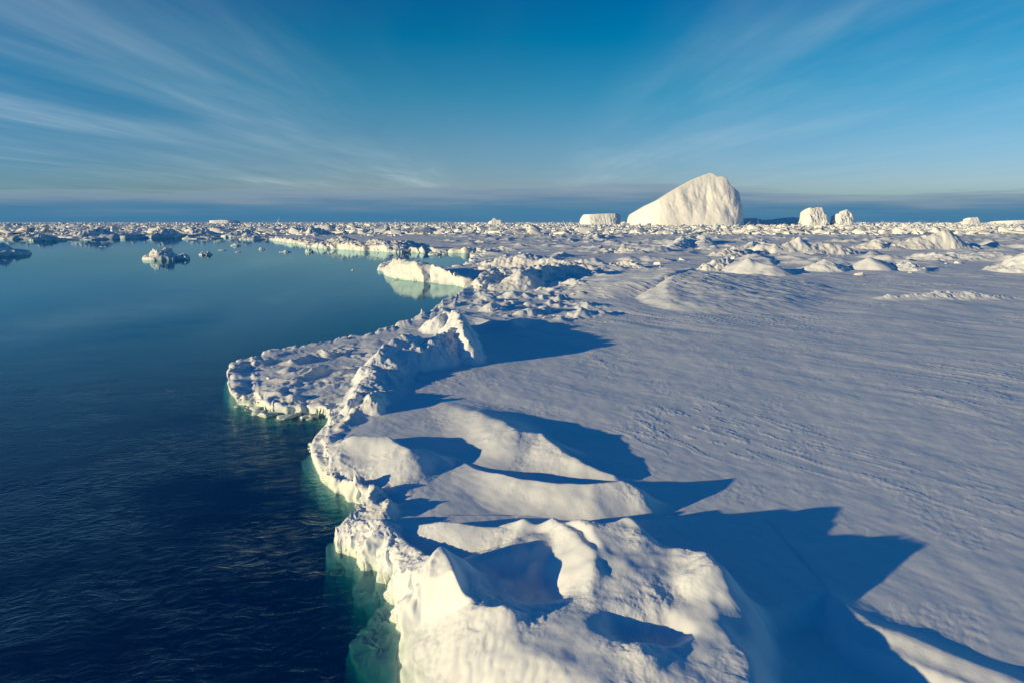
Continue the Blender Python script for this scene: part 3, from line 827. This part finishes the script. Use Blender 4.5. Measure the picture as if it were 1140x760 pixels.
iceberg('iceberg', 'low iceberg lying dark in the shade behind the huge one', [(818, 249), (826, 243.5), (838, 243), (846, 245.2), (858, 244.6), (868, 243), (880, 242), (889, 243.5), (893, 249)], 1515, 40, .15, 5, .03, rough=.02)
iceberg('iceberg', 'small stepped iceberg on the right horizon', [(1070, 249), (1072, 246.5), (1076, 245.5), (1077, 242.6), (1085, 242), (1087, 245.5), (1090, 249)], 1500, 26, .15, 6, .05, rough=.02)
iceberg('iceberg', 'thin flat tabular iceberg at the right margin of the horizon', [(1107, 249), (1109, 246.4), (1125, 245.4), (1150, 245.2), (1175, 245.6), (1178, 249)], 2200, 90, .1, 7, .02, rough=.02)
iceberg('iceberg', 'faint flat iceberg far on the left horizon', [(234, 248.5), (236, 246), (250, 245.2), (263, 245.7), (265, 248.5)], 2600, 80, .1, 8, .02, rough=.02)
iceberg('iceberg', 'pale rounded iceberg poking over the pack left of centre', [(543, 249), (545, 246.5), (547, 246), (549, 243.4), (551, 243), (553, 245.2), (557, 245), (560, 246.6), (562, 249)], 1500, 24, .15, 9, .05, rough=.02)


# ------------------------------------------------------------------ the pack towards the horizon
def ring_sheet():
    na, nr = 260, 160
    az = np.radians(np.linspace(-60, 60, na)); r = np.exp(np.linspace(math.log(330), math.log(14000), nr))
    A, R = np.meshgrid(az, r); X, Y = R * np.sin(A), R * np.cos(A)
    lead = np.array([P(285, 264.5), P(240, 264), P(180, 264.6), P(100, 266.5), P(60, 268), P(0, 266), P(-300, 262), (-900, 330), (-1200, 700), (-9000, 9000), (-9000, 20000), (20000, 20000), (20000, 1500), (500, 320), (150, 520), (-190, 480)])
    s = poly_sd(X, Y, lead) + 6 * fbm(X * .03, Y * .03, 3, 400)
    hole = fbm(X * .012, Y * .006, 4, 410)
    z = np.clip(s * .4, -1.5, .45) + .8 * np.maximum(fbm(X * .03, Y * .03, 4, 405), 0) - 1.6 * sstep(.42, .55, hole) * (R < 2500)
    q = grid_faces(nr, na, s > -6)[:, ::-1]
    V, q = compact(np.stack([X, Y, z], -1).reshape(-1, 3), q)
    o = mesh_obj('pack_ice', V, q, SNOW)
    tag(o, 'close pack of snow covered floes reaching to the horizon', 'pack ice', None, 'structure')


ring_sheet()
FARG = 'ice blocks of the broken pack under the horizon'
zones = [(-30, 150, 'beyond the left end of the lead'), (150, 300, 'beyond the middle of the lead'), (300, 470, 'behind the ragged ice bank'), (470, 640, 'behind the flat floe'),
         (640, 830, 'at the feet of the huge iceberg'), (830, 960, 'below the two small icebergs'), (960, 1175, 'along the right horizon')]
cand = []
r2 = random.Random(21)
SH3 = [tuple(p) for p in SHORE]
for k in range(9500):
    px = r2.uniform(-40, 1180)
    d = 390 * (9.0) ** (r2.random() ** 1.25)
    if px < 330 and d < 400 / 1: pass
    y = d; x = (px - CXP) / FPX * d * math.cos(TH) * 1.0
    s = r2.choice([1.5, 2.0, 2.6, 3.3, 4.2]) * r2.uniform(.6, 1.4) * (1 + d / 3500)
    if r2.random() < .006: s *= 1.7
    cand.append((s / d, px, x, y, s))
# a ragged belt of blocks at the near border of the pack
for k in range(420):
    px = r2.uniform(-40, 1180)
    d = r2.uniform(330, 460) if px < 700 else r2.uniform(360, 520)
    x = (px - CXP) / FPX * d * math.cos(TH); s = r2.uniform(.8, 2.6)
    cand.append((s / d, px, x, d, s))
cand.sort(reverse=True)
kinds = [('squat white ice block', .5), ('upright jagged ice block', .85), ('tilted slab of ice', .3)]
for rank, (a, px, x, y, s) in enumerate(cand[:130]):
    ki = r2.randrange(3); kn, zf = kinds[ki]
    zone = next((z for lo, hi, z in zones if lo <= px < hi), zones[0][2] if px < 0 else zones[-1][2])
    me = SMALL[r2.randrange(8)]
    put('ice_block', me, x, y, .4 + s * zf * .25, s * r2.uniform(.6, 1.1), s * r2.uniform(.4, .7), s * zf * r2.uniform(.45, .8), r2.uniform(-.5, .5), kn + ' ' + zone, 'ice block', FARG, tilt=.35 if ki != 2 else .5)
# the rest reads as one mass
Vs, Fs, off = [], [], 0
protos = []
for me in [block_mesh(90 + s, sub=1) for s in range(6)]:
    v = np.empty(len(me.vertices) * 3, F32); me.vertices.foreach_get('co', v); v = v.reshape(-1, 3)
    f = np.array([p.vertices[:] for p in me.polygons], np.int32)
    protos.append((v, f)); bpy.data.meshes.remove(me)
for (a, px, x, y, s) in cand[130:]:
    v, f = protos[r2.randrange(6)]
    ang = r2.uniform(0, 6.28); c_, s_ = math.cos(ang), math.sin(ang)
    zf = r2.choice([.35, .5, .8])
    vv = v * np.array([s * r2.uniform(.5, .9), s * r2.uniform(.4, .7), s * zf * .6], F32)
    tl = r2.uniform(-.4, .4)
    vv = np.stack([vv[:, 0], vv[:, 1] * math.cos(tl) - vv[:, 2] * math.sin(tl), vv[:, 1] * math.sin(tl) + vv[:, 2] * math.cos(tl)], -1)
    vv = np.stack([vv[:, 0] * c_ - vv[:, 1] * s_ + x, vv[:, 0] * s_ + vv[:, 1] * c_ + y, vv[:, 2] + .4 + s * zf * .2], -1)
    Vs.append(vv); Fs.append(f + off); off += len(vv)
o = mesh_obj('brash_ice', np.concatenate(Vs), np.concatenate(Fs), ICE, smooth=False)
tag(o, 'countless small ice blocks scattered over the pack to the horizon', 'brash ice', None, 'stuff')


# ------------------------------------------------------------------ water
def water():
    x0, x1, y0, y1, zb = -16000, 16000, -300, 18000, -14
    V = [(x0, y0, 0), (x1, y0, 0), (x1, y1, 0), (x0, y1, 0), (x0, y0, zb), (x1, y0, zb), (x1, y1, zb), (x0, y1, zb)]
    Fq = [(0, 1, 2, 3), (7, 6, 5, 4), (0, 4, 5, 1), (1, 5, 6, 2), (2, 6, 7, 3), (3, 7, 4, 0)]
    o = mesh_obj('water', V, Fq, WATER, smooth=False)
    tag(o, 'dark blue open sea water, rippled near and mirror calm farther off', 'sea', None, 'structure')
    V = [(x0, y0, -13.5), (x1, y0, -13.5), (x1, y1, -13.5), (x0, y1, -13.5)]
    o = mesh_obj('sea_floor', V, [(0, 1, 2, 3)], DEEP, smooth=False)
    tag(o, None, None, None, 'structure')


water()

# ------------------------------------------------------------------ light and sky
AZ, EL = math.radians(25), math.radians(8.9)
dv = Vector((math.cos(AZ) * math.cos(EL), math.sin(AZ) * math.cos(EL), -math.sin(EL)))
sl = bpy.data.lights.new('sun', 'SUN'); sl.energy = 4.75; sl.angle = math.radians(.53); sl.color = (1.0, .775, .40)
so = bpy.data.objects.new('sun', sl); COL.objects.link(so); so.rotation_euler = dv.to_track_quat('-Z', 'Y').to_euler(); so.location = (-30, -15, 20)

w = bpy.data.worlds.new('World'); SC.world = w; w.use_nodes = True
nt = w.node_tree; L = nt.links.new
bg = nt.nodes['Background']; bg.inputs['Strength'].default_value = .1
sky = N(nt, 'ShaderNodeTexSky', sky_type='NISHITA'); sky.sun_disc = False; sky.sun_elevation = EL; sky.sun_rotation = math.radians(245)
sky.dust_density = .4; sky.ozone_density = 2.5; sky.air_density = 1.0
tc = N(nt, 'ShaderNodeTexCoord')
nm = N(nt, 'ShaderNodeVectorMath', operation='NORMALIZE'); L(tc.outputs['Generated'], nm.inputs[0])
sp = N(nt, 'ShaderNodeSeparateXYZ'); L(nm.outputs[0], sp.inputs[0])


def M(op, a, b=None, c=None, clamp=False):
    n = N(nt, 'ShaderNodeMath', operation=op, use_clamp=clamp)
    for i, v in enumerate((a, b, c)):
        if v is None: continue
        if isinstance(v, (int, float)): n.inputs[i].default_value = v
        else: L(v, n.inputs[i])
    return n.outputs[0]


def RAMP(fac, stops, interp='LINEAR'):
    n = N(nt, 'ShaderNodeValToRGB'); cr = n.color_ramp; cr.interpolation = interp
    while len(cr.elements) < len(stops): cr.elements.new(.5)
    for e, (p, c) in zip(cr.elements, stops):
        e.position = p; e.color = (*c, 1) if len(c) == 3 else c
    L(fac, n.inputs[0]); return n.outputs[0]


def lin(r, g, b):
    return tuple((v / 255 / 12.92 if v / 255 <= .04045 else ((v / 255 + .055) / 1.055) ** 2.4) for v in (r, g, b))


z = sp.outputs['Z']
zc = M('MAXIMUM', z, .0)
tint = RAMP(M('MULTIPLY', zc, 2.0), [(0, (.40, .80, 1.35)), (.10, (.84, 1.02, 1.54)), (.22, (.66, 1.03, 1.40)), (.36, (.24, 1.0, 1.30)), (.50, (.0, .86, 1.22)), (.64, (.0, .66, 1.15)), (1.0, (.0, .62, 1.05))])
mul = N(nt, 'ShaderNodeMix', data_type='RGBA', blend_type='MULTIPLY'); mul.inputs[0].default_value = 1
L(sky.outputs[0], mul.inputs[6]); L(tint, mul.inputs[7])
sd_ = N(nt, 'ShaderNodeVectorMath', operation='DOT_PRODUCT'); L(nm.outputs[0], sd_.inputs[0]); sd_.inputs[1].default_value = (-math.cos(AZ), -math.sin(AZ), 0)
sun_side_tint = RAMP(M('MULTIPLY_ADD', sd_.outputs['Value'], .5, .5), [(.4, (1, 1, 1)), (.8, (.2, .72, 1)), (1, (.12, .6, .9))])  # unseen sky towards the sun made dimmer and bluer, to keep shadows blue
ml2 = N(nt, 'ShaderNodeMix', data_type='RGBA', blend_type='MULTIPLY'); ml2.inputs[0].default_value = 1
L(mul.outputs[2], ml2.inputs[6]); L(sun_side_tint, ml2.inputs[7])
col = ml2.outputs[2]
# high thin cirrus on a level layer, drawn out in one wind direction
zz = M('MAXIMUM', z, .025)
u = M('DIVIDE', sp.outputs['X'], zz); v = M('DIVIDE', sp.outputs['Y'], zz)
cv = N(nt, 'ShaderNodeCombineXYZ'); L(u, cv.inputs[0]); L(M('MULTIPLY', v, .26), cv.inputs[1])
n1 = N(nt, 'ShaderNodeTexNoise'); n1.inputs['Scale'].default_value = .75; n1.inputs['Detail'].default_value = 7; n1.inputs['Roughness'].default_value = .54; n1.inputs['Distortion'].default_value = .35
L(cv.outputs[0], n1.inputs['Vector'])
cv2 = N(nt, 'ShaderNodeCombineXYZ'); L(M('MULTIPLY', u, .32), cv2.inputs[0]); L(M('MULTIPLY', v, .07), cv2.inputs[1]); cv2.inputs[2].default_value = 3.7
n2 = N(nt, 'ShaderNodeTexNoise'); n2.inputs['Scale'].default_value = 1.0; n2.inputs['Detail'].default_value = 3
L(cv2.outputs[0], n2.inputs['Vector'])
# where the cirrus lies: two broad belts
ub = RAMP(M('MULTIPLY_ADD', u, .05, .5, clamp=True), [(0, (.3,) * 3), (.20, (.75,) * 3), (.27, (.8,) * 3), (.32, (.55,) * 3), (.375, (1,) * 3), (.41, (.4,) * 3), (.45, (.06,) * 3), (.53, (.0,) * 3), (.565, (.42,) * 3), (.60, (.5,) * 3), (.66, (.4,) * 3), (.8, (.25,) * 3), (1, (.2,) * 3)], 'EASE')
cf = M('MULTIPLY', RAMP(n1.outputs['Fac'], [(.34, (0,) * 3), (.74, (1,) * 3)]), RAMP(n2.outputs['Fac'], [(.30, (.15,) * 3), (.62, (1,) * 3)]))
cv3 = N(nt, 'ShaderNodeCombineXYZ'); L(M('MULTIPLY', u, 2.6), cv3.inputs[0]); L(M('MULTIPLY', v, .34), cv3.inputs[1])
n4 = N(nt, 'ShaderNodeTexNoise'); n4.inputs['Scale'].default_value = 1.3; n4.inputs['Detail'].default_value = 6; n4.inputs['Distortion'].default_value = .5
L(cv3.outputs[0], n4.inputs['Vector'])
cf = M('MULTIPLY', cf, RAMP(n4.outputs['Fac'], [(.3, (.55,) * 3), (.7, (1.3,) * 3)]))
cf = M('MULTIPLY', cf, ub)
cf = M('MULTIPLY', cf, RAMP(z, [(0.02, (.25,) * 3), (.10, (.6,) * 3), (.18, (.75,) * 3), (.45, (.6,) * 3), (.7, (0,) * 3)]))
cf = M('MULTIPLY', cf, RAMP(sp.outputs['Y'], [(.05, (0,) * 3), (.45, (1,) * 3)]))
cf = M('MULTIPLY', cf, 1.15, clamp=True)
mc = N(nt, 'ShaderNodeMix', data_type='RGBA'); L(cf, mc.inputs[0]); L(col, mc.inputs[6])
mc.inputs[7].default_value = (*[10 * c for c in lin(196, 216, 224)], 1)
col = mc.outputs[2]
# low bank of stratus along the horizon
az_ = M('ARCTAN2', sp.outputs['X'], sp.outputs['Y'])
ca = N(nt, 'ShaderNodeCombineXYZ'); L(M('MULTIPLY', az_, 3.2), ca.inputs[0]); L(M('MULTIPLY', z, 55), ca.inputs[1])
n3 = N(nt, 'ShaderNodeTexNoise'); n3.inputs['Scale'].default_value = 1.5; n3.inputs['Detail'].default_value = 6; n3.inputs['Roughness'].default_value = .55
L(ca.outputs[0], n3.inputs['Vector'])
topz = RAMP(M('MULTIPLY_ADD', az_, .55, .5, clamp=True), [(0, (.50,) * 3), (.10, (.56,) * 3), (.35, (.62,) * 3), (.52, (.80,) * 3), (.62, (.82,) * 3), (.66, (.66,) * 3), (.74, (.55,) * 3), (1, (.50,) * 3)])
zt = M('ADD', M('MULTIPLY', z, 15.0), M('MULTIPLY_ADD', n3.outputs['Fac'], -.75, .36))
zr = M('DIVIDE', zt, topz)                                   # 1 at the upper side of the bank
bank = RAMP(M('MULTIPLY', zr, .8), [(0, lin(66, 122, 162)), (.22, lin(72, 126, 163)), (.42, lin(92, 133, 165)), (.60, lin(122, 147, 170)), (.80, lin(136, 158, 177))])
bs = N(nt, 'ShaderNodeMix', data_type='RGBA', blend_type='MULTIPLY'); bs.inputs[0].default_value = 1
L(bank, bs.inputs[6]); bs.inputs[7].default_value = (10, 10, 10, 1)
bf = RAMP(M('MULTIPLY', zr, .5), [(0, (.97,) * 3), (.36, (.92,) * 3), (.47, (.75,) * 3), (.55, (0,) * 3)])
mb = N(nt, 'ShaderNodeMix', data_type='RGBA'); L(bf, mb.inputs[0]); L(col, mb.inputs[6]); L(bs.outputs[2], mb.inputs[7])
bsw = bs
bsw.clamp_result = False
col = mb.outputs[2]
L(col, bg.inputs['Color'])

# ------------------------------------------------------------------ render settings
vs = SC.view_settings
vs.view_transform = 'Standard'; vs.look = 'None'; vs.gamma = 1; vs.exposure = 0.0; vs.use_curve_mapping = False
SC.render.engine = 'CYCLES'
cy = SC.cycles
cy.use_denoising = True; cy.denoiser = 'OPENIMAGEDENOISE'
cy.max_bounces = 6; cy.diffuse_bounces = 3; cy.glossy_bounces = 3; cy.transparent_max_bounces = 8; cy.volume_bounces = 0; cy.transmission_bounces = 2
cy.caustics_reflective = False; cy.caustics_refractive = False
cy.sample_clamp_indirect = 4
